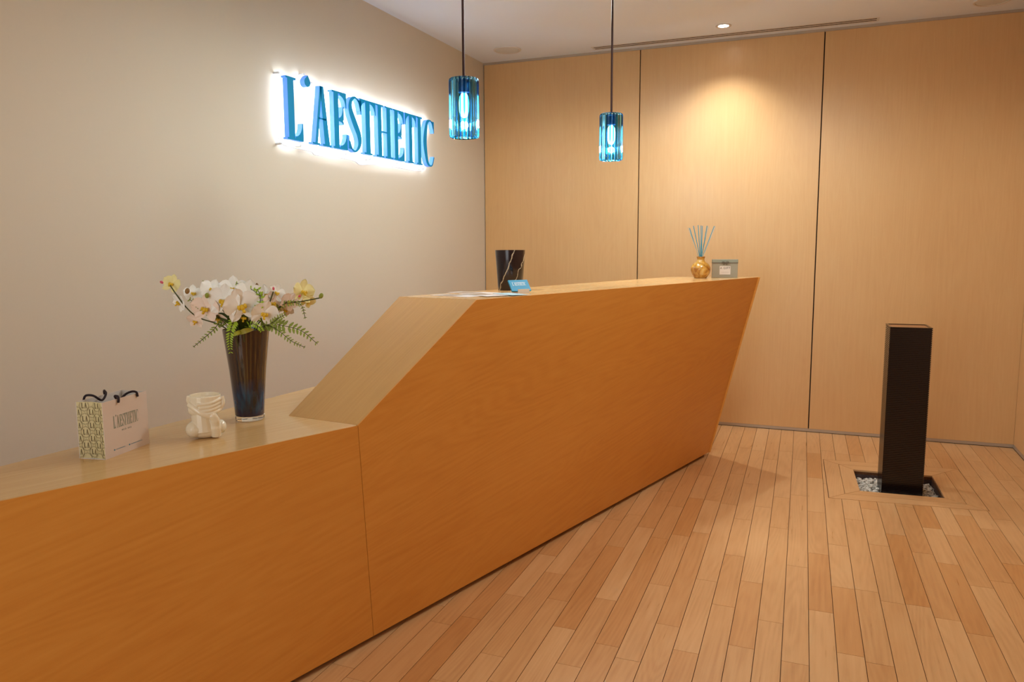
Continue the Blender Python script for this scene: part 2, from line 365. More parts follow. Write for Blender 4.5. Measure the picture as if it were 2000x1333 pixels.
# pebbles (a few pixels each): one stuff object
pb = MB(); rp = random.Random(5)
ico = [(0,0,1),(0.894,0,0.447),(0.276,0.851,0.447),(-0.724,0.526,0.447),(-0.724,-0.526,0.447),(0.276,-0.851,0.447),(0.724,0.526,-0.447),(-0.276,0.851,-0.447),(-0.894,0,-0.447),(-0.276,-0.851,-0.447),(0.724,-0.526,-0.447),(0,0,-1)]
icf = [(0,1,2),(0,2,3),(0,3,4),(0,4,5),(0,5,1),(1,6,2),(2,7,3),(3,8,4),(4,9,5),(5,10,1),(6,7,2),(7,8,3),(8,9,4),(9,10,5),(10,6,1),(11,7,6),(11,8,7),(11,9,8),(11,10,9),(11,6,10)]
for k in range(1150):
    u, v = rp.random(), rp.random()
    p = [INN[0][j]*(1-u)*(1-v)+INN[1][j]*(1-u)*v+INN[2][j]*u*v+INN[3][j]*u*(1-v) for j in (0,1)]
    if abs(p[0]-2.945) < 0.095 and abs(p[1]+1.09) < 0.095: continue
    if min(u,v,1-u,1-v) < 0.035: continue
    s = rp.uniform(0.008, 0.014); R = Matrix.Rotation(rp.uniform(0,6.3),3,'Z') @ Matrix.Rotation(rp.uniform(-.5,.5),3,'X')
    z = -0.045 + rp.uniform(-0.012, 0.004)
    pb.add([Vector((p[0],p[1],z)) + R @ Vector((q[0]*s*rp.uniform(.9,1.5),q[1]*s*.8,q[2]*s*.65)) for q in ico], icf)
pb.prism(inset(INN, 0.002), -0.128, -0.056)
PEB = mat('white_pebble', srgb(214,206,190), 0.6)
pn = nd(PEB, 'ShaderNodeTexNoise'); pn.inputs['Scale'].default_value = 60; ptc = nd(PEB, 'ShaderNodeTexCoord'); PEB.node_tree.links.new(ptc.outputs['Object'], pn.inputs['Vector'])
PEB.node_tree.links.new(ramp(PEB, pn.outputs[0], [(0.35, srgb(150,140,128)), (0.55, srgb(216,208,194)), (0.8, srgb(236,230,220))]), PEB.node_tree.nodes['Principled BSDF'].inputs['Base Color'])
o = pb.build('white_pebbles', PEB); tag(o, 'bed of small white pebbles around the foot of the black column', 'pebbles', kind='stuff')

# ------------------------------------------------------------------ ribbed black column
BLK = mat('black_ribbed_metal', srgb(24,13,11), 0.2, spec=0.6)
BLK_SIDE = BLK
colm = empty('ribbed_column', (2.945, -1.09, -0.056), 0.045); tag(colm, 'tall square black column of stacked horizontal ribs standing in the floor pit', 'column')
HW = 0.100; ZC = 0.056; rib = 0.0097; nr = int((0.866+0.056)/rib)
cb = MB(); prof = []
for i in range(nr):
    z = i*rib
    prof += [(HW-0.0035, z), (HW-0.0035, z+rib*0.32), (HW, z+rib*0.36), (HW, z+rib*0.96)]
prof.append((HW-0.0035, nr*rib))
vs = []; fs = []
for (r, z) in prof: vs += [(-r,-r,z),(r,-r,z),(r,r,z),(-r,r,z)]
for i in range(len(prof)-1):
    for k in range(4): fs.append((i*4+k, i*4+(k+1)%4, (i+1)*4+(k+1)%4, (i+1)*4+k))
fs.append((3,2,1,0)); cb.add(vs, fs)
cb.build('ribs', BLK, colm)['kind'] = 'stuff'
zt = nr*rib; T_ = 0.010
rim = MB()
rim.box(-HW,HW,-HW,-HW+T_,zt-0.004,zt); rim.box(-HW,HW,HW-T_,HW,zt-0.004,zt); rim.box(-HW,-HW+T_,-HW+T_,HW-T_,zt-0.004,zt); rim.box(HW-T_,HW,-HW+T_,HW-T_,zt-0.004,zt)
rim.build('top_rim', BLK, colm)
MB().box(-HW+T_, HW-T_, -HW+T_, HW-T_, zt-0.010, zt-0.003).build('top_plate', mat('brown_top_plate', srgb(150,96,60), 0.22, spec=0.6), colm)

# ------------------------------------------------------------------ reception counter
ZL, ZH = 0.75, 1.106
K0 = (0.9278,-3.659,ZL); K1 = (1.218,-3.6961,ZL); K2 = (1.3798,-3.1639,ZH); K3 = (1.0286,-3.1078,ZH); K4 = (2.1614,-0.8341,ZH); K6 = (1.654,-0.9474,ZH)
ZBm = 0.02
def bl(y): return 1.198 + (y+3.61)*(1.902-1.198)/(3.61-0.848)     # bottom front line
K5 = (1.902,-0.848,ZBm)
def fl_(y): return 1.218 + (y+3.6961)*0.3662                        # low top front line
YE = -5.35
cnt = empty('reception_counter', (1.3,-3.0,0)); tag(cnt, 'long angular maple reception counter stepping up from low desk to high top', 'counter')
cinv = Matrix.Translation((-1.3, 3.0, 0))
def cpart(mb, name, mt, bev=0.0012):
    o = mb.build(name, mt, cnt); o.matrix_parent_inverse = cinv
    if bev: bevel(o, bev, 1, 20)
    return o
TH = 0.018
def slab(quad, name, mt, t=TH, n=None):
    q = [Vector(p) for p in quad]; nn = n or ((q[1]-q[0]).cross(q[3]-q[0])).normalized()
    return cpart(MB().hexa([p-nn*t for p in q], q), name, mt)
def panel_grid(c00, c10, c11, c01, name, nu=10, nv=6, t=TH):
    """bilinear (slightly twisted) face panel with thickness; c00 bottom-left .. c01 top-left seen from the room"""
    mb = MB(); P = lambda u,v: Vector(c00)*(1-u)*(1-v)+Vector(c10)*u*(1-v)+Vector(c11)*u*v+Vector(c01)*(1-u)*v
    nrm = ((Vector(c10)-Vector(c00)).cross(Vector(c01)-Vector(c00))).normalized()
    vs = [P(i/nu,j/nv) for j in range(nv+1) for i in range(nu+1)]; N = len(vs); vs += [p-nrm*t for p in vs]
    fs = []; W = nu+1
    for j in range(nv):
        for i in range(nu):
            a = j*W+i; fs.append((a,a+1,a+W+1,a+W)); fs.append((N+a+W,N+a+W+1,N+a+1,N+a))
    for i in range(nu): fs.append((N+i,N+i+1,i+1,i)); a = nv*W+i; fs.append((a,a+1,N+a+1,N+a))
    for j in range(nv): a = j*W; fs.append((a,a+W,N+a+W,N+a)); a = j*W+nu; fs.append((N+a,N+a+W,a+W,a))
    mb.add(vs, fs); return mb
E_ = 0.0008
SB = (1.198,-3.61,ZBm)                       # seam foot
# near panel under the low desk
tt = (YE+3.61)
near = panel_grid((bl(YE),YE,ZBm), (SB[0]-E_*.4,SB[1]-E_,ZBm), (K1[0]-E_*.4,K1[1]-E_,ZL-0.0006), (fl_(YE),YE,ZL-0.0006), 'f', 12, 6)
o = cpart(near, 'front_panel', WOOD_FRONT, 0); 
# far panel: pentagon K1 - K2 - K4 - K5 - seam foot, gently twisted
def far_panel():
    mb = MB(); nu, nv = 28, 10; W = nu+1
    S = Vector(SB)+Vector((E_*.4,E_,0)); k1 = Vector(K1)+Vector((E_*.4,E_,0)); k2, k4, k5 = Vector(K2), Vector(K4), Vector(K5)
    # top border goes K1 -> K2 -> K4, bottom border S -> K5 at matching share of y
    top = []; bot = []
    us = [i/8*0.2 for i in range(8)] + [0.2+0.8*i/(nu-8) for i in range(nu-8+1)]
    for u in us:
        t_ = k1.lerp(k2, u/0.2) if u <= 0.2 else k2.lerp(k4, (u-0.2)/0.8)
        top.append(t_ - Vector((0,0,0.0006))); bot.append(S.lerp(k5, (t_.y-k1.y)/(k4.y-k1.y)))
    vs = [bot[i].lerp(top[i], j/nv) for j in range(nv+1) for i in range(W)]; N = len(vs)
    back = [p-Vector((0.94,-0.3,0.0))*TH for p in vs]; vs += back; fs = []
    for j in range(nv):
        for i in range(nu):
            a = j*W+i; fs.append((a,a+1,a+W+1,a+W)); fs.append((N+a+W,N+a+W+1,N+a+1,N+a))
    for i in range(nu): fs.append((N+i,N+i+1,i+1,i)); a = nv*W+i; fs.append((a,a+1,N+a+1,N+a))
    for j in range(nv): a = j*W; fs.append((a,a+W,N+a+W,N+a)); a = j*W+nu; fs.append((N+a,N+a+W,a+W,a))
    return mb.add(vs, fs)
o = cpart(far_panel(), 'front_panel', WOOD_FRONT, 0)
# low desk top (polygon), carried on behind the raised part
def poly_slab(pts, z0, z1, name, mt): return cpart(MB().prism(pts, z0, z1), name, mt)
poly_slab([(fl_(YE)-0.0035,YE),(K1[0]-0.0035,K1[1]-0.001),(K1[0]-0.010,K1[1]+0.004),(1.06,-1.3),(0.76,-1.3),(0.683,-3.19),(0.6254,-4.405),(0.60,YE)], ZL-0.03, ZL, 'desk_top', WOOD_TOP)
_in = Vector((-0.0035, 0.0012, 0))
slab([K0, Vector(K1)+_in, Vector(K2)+_in, K3], 'slope_panel', WOOD_SLOPE, 0.016)
slab([K3, Vector(K2)+_in, Vector(K4)+_in, K6], 'high_top', WOOD_TOP, 0.012, Vector((0,0,1)))
# end panel (undercut) and inner back panels
slab([K5, (1.35,-0.98,ZBm), K6, K4], 'end_panel', WOOD_FRONT, 0.018)
b3 = Vector(K3); b6 = Vector(K6)
cpart(MB().hexa([(K3[0],K3[1],ZL),(K6[0],K6[1],ZL),(K6[0]+.018,K6[1]-.004,ZL),(K3[0]+.018,K3[1],ZL)],
                [(K3[0],K3[1],ZH-.03),(K6[0],K6[1],ZH-.03),(K6[0]+.018,K6[1]-.004,ZH-.03),(K3[0]+.018,K3[1],ZH-.03)]), 'back_panel', WOOD_FRONT)
sd = MB(); sd.prism([(-0.0,0),(0.55,0),(0.55,ZH-ZL-0.03)], 0, 0.016)
dx = Vector(K3)-Vector(K0); dl = Vector((dx.x,dx.y,0)); L_ = dl.length; ex = dl.normalized()
sd = MB().prism([(0.02,0.0),(L_,0.0),(L_,ZH-ZL-0.012)], 0.0, 0.016, to=lambda x,y,z: (K0[0]+ex.x*x-ex.y*(-z), K0[1]+ex.y*x-ex.x*z, ZL+y))
cpart(sd, 'side_panel', WOOD_FRONT, 0)
# plinth set back under the front
cpart(MB().hexa([(bl(YE)-0.03,YE,0.0005),(K5[0]-0.035,K5[1]-0.02,0.0005),(K5[0]-0.45,K5[1]-0.1,0.0005),(0.66,YE,0.0005)],
                [(bl(YE)-0.03,YE,ZBm+.02),(K5[0]-0.035,K5[1]-0.02,ZBm+.02),(K5[0]-0.45,K5[1]-0.1,ZBm+.02),(0.66,YE,ZBm+.02)]), 'plinth', PLINTH, 0)
cpart(MB().box(0.66,0.68,YE,-1.4,ZBm,ZL-.03), 'modesty_panel', WOOD_FRONT, 0)

# ------------------------------------------------------------------ ceiling fittings
WHITE_TRIM = mat('white_fitting', srgb(215,205,192), 0.5)
LENS = mat('lit_lens', (1,1,1,1), 0.5, emit=(1.0,0.93,0.85,1), es=18.0)
GRILLE = mat('speaker_grille', srgb(212,208,200), 0.7)
SLOTM = mat('slot_black', srgb(44,26,16), 0.9)
def downlight(x, y, label, group=None):
    t = empty('recessed_downlight', (x, y, H)); tag(t, label, 'ceiling light', group)
    MB().lathe([(0.032,-0.0005),(0.050,-0.0005),(0.050,-0.004),(0.046,-0.006),(0.034,-0.004),(0.032,-0.0005)], 28, cap=False).build('trim_ring', WHITE_TRIM, t, True)
    MB().lathe([(0.031,-0.003),(0.031,-0.0008)], 24).build('lens', LENS, t)
    return t
for i, (x, y, *_r) in enumerate(DOWNLIGHTS):
    downlight(x, y, 'lit recessed downlight in the ceiling above the wooden wall' if i == 0 else 'unseen ceiling downlight added to fill the room with light', None if i == 0 else 'added unseen fill downlights')
def speaker(x, y, label):
    t = empty('ceiling_speaker', (x, y, H)); tag(t, label, 'ceiling speaker', 'round ceiling speakers')
    MB().lathe([(0.086,-0.0005),(0.100,-0.0005),(0.099,-0.006),(0.093,-0.009),(0.086,-0.007),(0.086,-0.0005)], 40, cap=False).build('rim', WHITE_TRIM, t, True)
    MB().lathe([(0.085,-0.0005),(0.085,-0.005),(0.05,-0.0065),(0.002,-0.007)], 40, cap=False).build('grille', GRILLE, t, True)
speaker(0.332, -0.317, 'round ceiling speaker grille near the corner by the cream wall')
speaker(3.356, -0.262, 'round ceiling speaker grille cut off at the top right edge')
sl = empty('slot_diffuser', (1.84,-0.09,H)); tag(sl, 'long narrow two slot air diffuser in the ceiling along the wooden wall', 'air vent')
def slpart(mb, nm, mt):
    o = mb.build(nm, mt, sl); o.matrix_parent_inverse = Matrix.Translation((-1.84,0.09,-H)); return o
for ya in (-0.126, -0.088): slpart(MB().box(0.92, 2.755, ya-0.008, ya+0.008, H-0.0012, H-0.0002), 'slot', SLOTM)
for ya, yb in ((-0.150,-0.134), (-0.118,-0.096), (-0.080,-0.064)): slpart(MB().box(0.905, 2.77, ya, yb, H-0.0016, H-0.0002), 'rail', WHITE_TRIM)

# ------------------------------------------------------------------ lit wall sign
SGN_FACE = mat('teal_blue_acrylic', srgb(0,118,158), 0.5, emit=srgb(0,128,172), es=0.12, spec=0.2)
SGN_SIDE = mat('lit_side_acrylic', srgb(80,130,225), 0.5, emit=srgb(110,165,255), es=0.30, spec=0.2)
SGN_BACK = mat('white_led_back', (1,1,1,1), 0.5, emit=(0.66,0.78,1.0,1), es=12.0)
h = 0.302
def arc_term(x0, x1, ya, yb):
    """bracket-shaped serif terminal: vertical wedge at x1 from ya (bar) to yb (tip), curving back to x0 on the bar"""
    s = 1 if x1 > x0 else -1; pts = [(x1, ya), (x1, yb), (x1-s*0.009, yb)]
    for k in range(1, 6):
        t = k/5; pts.append((x1-s*0.009+(x0-x1+s*0.009)*(1-math.cos(t*PI/2)), yb+(ya-yb)*math.sin(t*PI/2)*0.88))
    pts.append((x0, ya)); return pts
def R_(x0, x1, y0, y1): return [(x0,y0),(x1,y0),(x1,y1),(x0,y1)]
def stroke(pts, wd, n=7):
    c = spline([(p[0],p[1],0) for p in pts], n); ws = spline([(x_,0,0) for x_ in wd], n); L1=[]; L2=[]
    for i, p in enumerate(c):
        t = (c[min(i+1,len(c)-1)]-c[max(i-1,0)]).normalized(); nn = Vector((-t.y,t.x,0))*ws[i].x/2
        L1.append(((p+nn).x,(p+nn).y)); L2.append(((p-nn).x,(p-nn).y))
    return [[L1[i],L1[i+1],L2[i+1],L2[i]] for i in range(len(c)-1)]
s_ = 0.010
def glyph(ch):
    if ch == 'L': return 0.127, [R_(0.012,0.060,s_,h-s_), R_(0,0.080,h-s_,h), R_(0,0.127,0,s_), arc_term(0.062,0.127,s_,0.088)]
    if ch == 'A': return 0.163, [[(0.074,h),(0.106,h),(0.150,s_),(0.104,s_)], [(0.074,h),(0.094,h),(0.044,s_),(0.022,s_)], R_(0,0.062,0,s_), R_(0.088,0.163,0,s_), R_(0.055,0.125,0.132,0.141)]
    if ch == 'E': return 0.136, [R_(0.014,0.058,s_,h-s_), R_(0,0.133,h-s_,h), R_(0.002,0.136,0,s_), arc_term(0.07,0.133,h-s_,h-0.078), arc_term(0.068,0.136,s_,0.086), R_(0.058,0.099,0.148,0.157), arc_term(0.06,0.106,0.157,0.228), arc_term(0.06,0.106,0.148,0.132)]
    if ch == 'S': return 0.136, stroke([(0.124,0.245),(0.108,0.282),(0.072,0.297),(0.034,0.272),(0.028,0.225),(0.062,0.165),(0.106,0.098),(0.110,0.045),(0.074,0.006),(0.036,0.012),(0.014,0.055)],[.010,.012,.012,.026,.040,.046,.044,.030,.012,.012,.010]) + [arc_term(0.10,0.136,h-0.012,0.212), arc_term(0.034,0.0,0.012,0.085)]
    if ch == 'T': return 0.172, [R_(0.063,0.111,s_,h-s_), R_(0.006,0.172,h-s_,h), arc_term(0.06,0.006,h-s_,h-0.072), arc_term(0.114,0.172,h-s_,h-0.072), R_(0.044,0.130,0,s_)]
    if ch == 'H': return 0.192, [R_(0.020,0.062,s_,h-s_), R_(0.118,0.162,s_,h-s_), R_(0,0.084,h-s_,h), R_(0.100,0.190,h-s_,h), R_(0,0.084,0,s_), R_(0.100,0.190,0,s_), R_(0.062,0.118,0.144,0.153)]
    if ch == 'I': return 0.078, [R_(0.015,0.058,s_,h-s_), R_(0,0.078,h-s_,h), R_(0,0.078,0,s_)]
    if ch == 'C': return 0.155, stroke([(0.142,0.250),(0.122,0.288),(0.092,0.297),(0.052,0.270),(0.025,0.152),(0.052,0.034),(0.092,0.006),(0.124,0.016),(0.148,0.066)],[.010,.010,.011,.030,.047,.032,.011,.011,.013]) + [arc_term(0.112,0.153,h-0.006,0.222)]
    if ch == "'":
        pts = [(0.030,0.335)]
        for k in range(13):
            a = math.radians(35-k*250/12); pts.append((0.026+0.0255*math.cos(a), 0.300+0.023*math.sin(a)))
        return 0.052, [pts]
SPOTS = [('L',-2.487,.127),("'",-2.340,.052),('A',-2.286,.163),('E',-2.106,.136),('S',-1.962,.136),('T',-1.848,.172),('H',-1.674,.192),('E',-1.478,.130),('T',-1.342,.148),('I',-1.190,.078),('C',-1.104,.155)]
SZ0 = 1.822; SX0, SX1 = 0.032, 0.060
sign = empty('wall_sign', (0.0,-1.72,SZ0)); tag(sign, 'backlit blue letter sign reading L\'AESTHETIC on the cream wall', 'sign')
sinv = Matrix.Translation((0, 1.72, -SZ0))
for ch, y0, wd in SPOTS:
    gw, polys = glyph(ch); k = wd/gw; mb = MB()
    for p in polys:
        pp = [(q[0]*k, q[1]) for q in p]
        a = sum(pp[i][0]*pp[(i+1)%len(pp)][1]-pp[(i+1)%len(pp)][0]*pp[i][1] for i in range(len(pp)))
        if a < 0: pp = pp[::-1]
        n = len(pp); vs = [(SX0, y0+q[0], SZ0+q[1]) for q in pp]+[(SX1, y0+q[0], SZ0+q[1]) for q in pp]
        mb.add(vs, [tuple(range(n,2*n))], 0); mb.add(vs, [(i,(i+1)%n,n+(i+1)%n,n+i) for i in range(n)], 1); mb.add(vs, [tuple(range(n-1,-1,-1))], 2)
    o = mb.build('apostrophe' if ch == "'" else 'letter', [SGN_FACE, SGN_SIDE, SGN_BACK], sign); o.matrix_parent_inverse = sinv
CLEAR = mat('clear_standoff', srgb(225,228,232), 0.2, spec=0.7)
def sgpart(mb, nm, mt, sm=True):
    o = mb.build(nm, mt, sign, sm); o.matrix_parent_inverse = sinv; return o
for (y, z) in [(-2.50,2.135),(-2.50,1.80),(-2.30,2.165),(-2.24,2.135),(-1.95,2.135),(-1.52,2.135),(-1.08,2.135),(-2.35,1.808),(-1.95,1.808),(-1.70,1.806),(-1.40,1.808),(-1.06,1.806)]:
    sgpart(MB().tube([(0.0005,y,z),(0.034,y,z)], 0.006, 10), 'standoff', CLEAR)
sgpart(MB().tube(spline([(0.012,-2.50,1.83),(0.02,-2.49,1.802),(0.018,-2.40,1.792),(0.018,-2.25,1.789),(0.015,-2.20,1.775),(0.018,-2.0,1.783),(0.018,-1.85,1.779),(0.014,-1.78,1.765),(0.018,-1.65,1.778),(0.018,-1.40,1.786),(0.018,-1.2,1.784),(0.012,-1.05,1.792)],6), 0.0025, 6), 'cable', mat('white_cable', srgb(225,222,222), 0.5))
sgpart(MB().tube(spline([(0.034,-2.41,2.095),(0.03,-2.385,2.088),(0.03,-2.355,2.09),(0.034,-2.335,2.11)],5), 0.0016, 6), 'cable', mat('clear_wire', srgb(190,195,205), 0.4))

# ------------------------------------------------------------------ pendant lamps
ROD = mat('bronze_rod', srgb(52,30,26), 0.4, metal=0.6)
GLASS = bpy.data.materials.new('blue_fluted_glass'); GLASS.use_nodes = True; gt = GLASS.node_tree; gt.nodes.clear()
_o = gt.nodes.new('ShaderNodeOutputMaterial'); _m = gt.nodes.new('ShaderNodeMixShader'); _t = gt.nodes.new('ShaderNodeBsdfTransparent'); _g = gt.nodes.new('ShaderNodeBsdfGlossy')
_lw = gt.nodes.new('ShaderNodeLayerWeight'); _lw.inputs['Blend'].default_value = 0.5; _fr = gt.nodes.new('ShaderNodeFresnel'); _fr.inputs['IOR'].default_value = 1.5
_g.inputs['Roughness'].default_value = 0.04; _g.inputs['Color'].default_value = (0.75,0.92,1,1)
_tc = gt.nodes.new('ShaderNodeTexCoord'); _sx = gt.nodes.new('ShaderNodeSeparateXYZ'); gt.links.new(_tc.outputs['Object'], _sx.inputs[0])
_st = mathn(GLASS, 'COSINE', mathn(GLASS, 'MULTIPLY', mathn(GLASS, 'ARCTAN2', _sx.outputs[1], _sx.outputs[0]), 20.0))      # tinted glass in the grooves, clearer on the ribs
_fc = mathn(GLASS, 'ADD', mathn(GLASS, 'MULTIPLY', _st, -0.16), mathn(GLASS, 'ADD', _lw.outputs['Facing'], 0.08))
gt.links.new(ramp(GLASS, _fc, [(0.0,(0.80,0.95,0.99,1)),(0.16,(0.55,0.86,0.96,1)),(0.42,(0.06,0.52,0.80,1)),(0.75,(0.01,0.26,0.60,1))]), _t.inputs['Color'])
gt.links.new(_fr.outputs[0], _m.inputs[0]); gt.links.new(_t.outputs[0], _m.inputs[1]); gt.links.new(_g.outputs[0], _m.inputs[2]); gt.links.new(_m.outputs[0], _o.inputs[0])
SOCK = mat('blue_grey_socket', srgb(40,70,95), 0.35, metal=0.3)
BULB = mat('lit_bulb', (1,1,1,1), 0.4, emit=(1.0,0.92,0.82,1), es=2.0)
def pendant(x, y, ztop, zbot, r, label):
    t = empty('pendant_lamp', (x, y, H)); tag(t, label, 'pendant lamp', 'blue glass pendant lamps')
    MB().lathe([(0.0055,ztop-H+0.005),(0.0055,-0.0005)], 14).build('rod', ROD, t, True)
    MB().lathe([(0.045,-0.018),(0.045,-0.001)], 28).build('ceiling_rose', ROD, t, True)
    hh = ztop-zbot; c = ztop-H; N = 20; n = N*8
    rip = lambda a: 1-0.10*(1-abs(math.cos(N*a/2)))**1.2
    mb = MB()
    outer = [(r*0.86,-hh),(r*0.95,-hh+0.003),(r*0.99,-hh+0.009),(r,-hh+0.018),(r,-0.018),(r*0.99,-0.009),(r*0.95,-0.003),(r*0.86,0)]
    inner = [(r*0.80,-0.010),(r*0.80,-hh+0.001)]
    V = []; F = []; prof = outer+[(r*0.25,0),(r*0.25,-0.010)]+inner
    for i, (rr, z) in enumerate(prof):
        for k in range(n):
            a = 2*PI*k/n; q = rr*(rip(a) if i < len(outer) else 1); V.append((q*math.cos(a), q*math.sin(a), c+z))
    m_ = len(prof)
    for i in range(m_):
        j = (i+1) % m_
        for k in range(n): F.append((i*n+k, i*n+(k+1)%n, j*n+(k+1)%n, j*n+k))
    mb.add(V, F).build('glass_shade', GLASS, t, 35)
    MB().lathe([(0.006,c-0.002),(0.022,c-0.012),(0.024,c-0.016),(0.024,c-0.058),(0.018,c-0.060)], 24).build('socket', SOCK, t, 40)
    MB().lathe([(0.010,c-0.061),(0.019,c-0.075),(0.0215,c-0.100),(0.020,c-0.135),(0.012,c-0.155),(0.002,c-0.160)], 20).build('bulb', BULB, t, True)
    pl = bpy.data.lights.new('pendant_glow', 'POINT'); pl.energy = 6.5; pl.color = (1.0,0.93,0.86); pl.shadow_soft_size = 0.018
    po = bpy.data.objects.new('pendant_glow', pl); po.location = (0, 0, c-0.175); link(po, t)
    return t
pendant(1.098, -2.66, 1.990, 1.747, 0.0635, 'nearer blue ribbed glass pendant lamp left of the wooden wall corner')
pendant(1.443, -1.58, 1.987, 1.744, 0.0625, 'farther blue ribbed glass pendant lamp in front of the wooden wall')

# ------------------------------------------------------------------ small things: local frames that face the room
def facing(p):
    d = Vector((CAM.x-p[0], CAM.y-p[1])); return math.atan2(d.y, d.x)+PI/2      # local -Y looks at the viewer
BLACKCORD = mat('dark_cord', srgb(34,18,26), 0.7)
# paper gift bag
FLp = Vector((0.8257,-4.2646,ZL)); FRp = Vector((0.793,-4.0942,ZL)); u = (FRp-FLp); BW = u.length; ang = math.atan2(u.y,u.x)
bag = empty('paper_gift_bag', FLp, ang); tag(bag, 'small white and patterned paper gift bag with dark cord handles on the low desk', 'gift bag')
BD, BH = 0.078, 0.150     # local x along the front, +y to the back (away from the room side)
PAPER = mat('white_card_paper', srgb(226,208,194), 0.55); PAPERIN = mat('bag_inside_paper', srgb(222,214,206), 0.7)
PATT = mat('cream_print_paper', srgb(214,200,150), 0.55); INK = mat('olive_ink', srgb(112,100,66), 0.6); INKG = mat('grey_green_ink', srgb(146,154,136), 0.6); INKB = mat('blue_ink', srgb(70,140,165), 0.6)
tp = 0.0012
MB().box(0,BW,0,tp,0,BH).build('front_panel', PAPER, bag); MB().box(0,BW,BD-tp,BD,0,BH).build('back_panel', PAPERIN, bag)
MB().box(tp,BW-tp,tp,BD-tp,0,tp).build('bottom_panel', PAPERIN, bag)
def gusset(x0, s):   # side panel with an inward fold
    g = MB(); fold = 0.008*s
    for (ya,xa,yb,xb) in ((tp,x0,BD*0.52,x0+fold),(BD*0.52,x0+fold,BD-tp,x0)):
        g.hexa([(xa,ya,0),(xb,yb,0),(xb+tp*s,yb,0),(xa+tp*s,ya,0)],[(xa,ya,BH),(xb,yb,BH),(xb+tp*s,yb,BH),(xa+tp*s,ya,BH)])
    return g
gusset(0.0005,1).build('side_panel', PATT, bag); gusset(BW-0.0005,-1).build('side_panel', PAPERIN, bag)
# monogram print on the near side: LA in lobed rings
mg = MB()
def side_pt(yy, z):
    f = 0.008*(yy/(BD*0.52) if yy < BD*0.52 else (BD-yy)/(BD*0.48)); return (f-0.0004, yy, z)
def poly_side(pts): mg.add([side_pt(min(max(p[0],tp),BD-tp), min(max(p[1],0.001),BH-0.001)) for p in pts], [tuple(range(len(pts)))])
def mono(cy, cz, r):
    for rr, wd in ((r,0.0006),(r*0.86,0.0004)):
        for k in range(20):
            a, b = 2*PI*k/20, 2*PI*(k+1)/20; w_ = 1+0.05*math.cos(8*a); w2 = 1+0.05*math.cos(8*b)
            poly_side([(cy-rr*w_*math.cos(a)*.8,cz+rr*w_*math.sin(a)),(cy-rr*w2*math.cos(b)*.8,cz+rr*w2*math.sin(b)),(cy-(rr+wd)*w2*math.cos(b)*.8,cz+(rr+wd)*w2*math.sin(b)),(cy-(rr+wd)*w_*math.cos(a)*.8,cz+(rr+wd)*w_*math.sin(a))])
    for ch, off in (('L',-0.0068),('A',0.0004)):
        gw, ps = glyph(ch); sc_ = 0.0145/h
        for p in ps:
            q = [(cy-(off+x_*sc_*.85), cz-0.0072+y_*sc_) for x_, y_ in p]
            if min(t[0] for t in q) > tp and max(t[0] for t in q) < BD-tp and 0.001 < min(t[1] for t in q) and max(t[1] for t in q) < BH-0.001: poly_side(q)
for ci, cy in enumerate((0.002, 0.0205, 0.039, 0.0575, 0.076)):
    for k in range(-1, 5):
        cz = 0.018+k*0.035+(0.0175 if ci % 2 else 0)
        if 0.0 < cz < BH: mono(cy, cz, 0.0150)
mg.build('monogram_print', INK, bag)
# front print
pr = MB()
xc = 0.036
for ch, y0, wd in SPOTS:
    gw, ps = glyph(ch); k = wd/gw; S_ = 0.098/1.54
    for p in ps: 
        pr.add([(xc+((y0+2.487)+q[0]*k)*S_, -0.0003, 0.074+q[1]*S_*1.7) for q in p], [tuple(range(len(p)))])
pr.build('logo_print', INKG, bag)
def bag_text(txt, size, x, z, mt, sp=1.0, nm='small_print'):
    o = bpy.data.objects.new(nm, text_mesh(txt, size, mt, nm, spacing=sp)); o.location = (x, -0.0003, z); o.rotation_euler = (PI/2,0,0); link(o, bag)
bag_text('MED SPA', 0.0062, xc+0.049, 0.062, INKG, 1.7)
dots = MB()
for x0, z0, l in ((0.040,0.0175,0.034),(0.098,0.0175,0.046)):
    for k in range(16): a = 2*PI*k/16
    dots.add([(x0-0.006+0.0024*math.cos(2*PI*k/16), -0.0003, z0+0.0024*math.sin(2*PI*k/16)) for k in range(16)], [tuple(range(16))])
    xx = x0
    rr_ = random.Random(3)
    while xx < x0+l:
        wl = rr_.uniform(0.0010,0.0018); dots.add([(xx,-0.0003,z0-0.0007),(xx+wl,-0.0003,z0-0.0007),(xx+wl,-0.0003,z0+rr_.uniform(.0006,.0013)),(xx,-0.0003,z0+0.0008)],[(0,1,2,3)]); xx += wl+0.0005
dots.build('contact_print', INKB, bag)
for yy, s, nm in ((0.0,-1,'front'),(BD,1,'back')):
    pts = [(0.056,yy+s*0.003,BH-0.010),(0.057,yy+s*0.004,BH-0.002),(0.060,yy-s*0.001,BH+0.006),(0.068,yy-s*0.016,BH+0.004),(0.090,yy-s*0.022,BH-0.012),(0.112,yy-s*0.018,BH+0.001),(0.122,yy-s*0.006,BH+0.007),(0.130,yy+s*0.002,BH+0.004),(0.133,yy+s*0.003,BH-0.008)]
    if s > 0: pts = [(p[0]-0.022, p[1], p[2]+0.004) for p in pts]
    MB().tube(spline(pts,5), 0.0030, 8).build('cord_handle', BLACKCORD, bag, True)

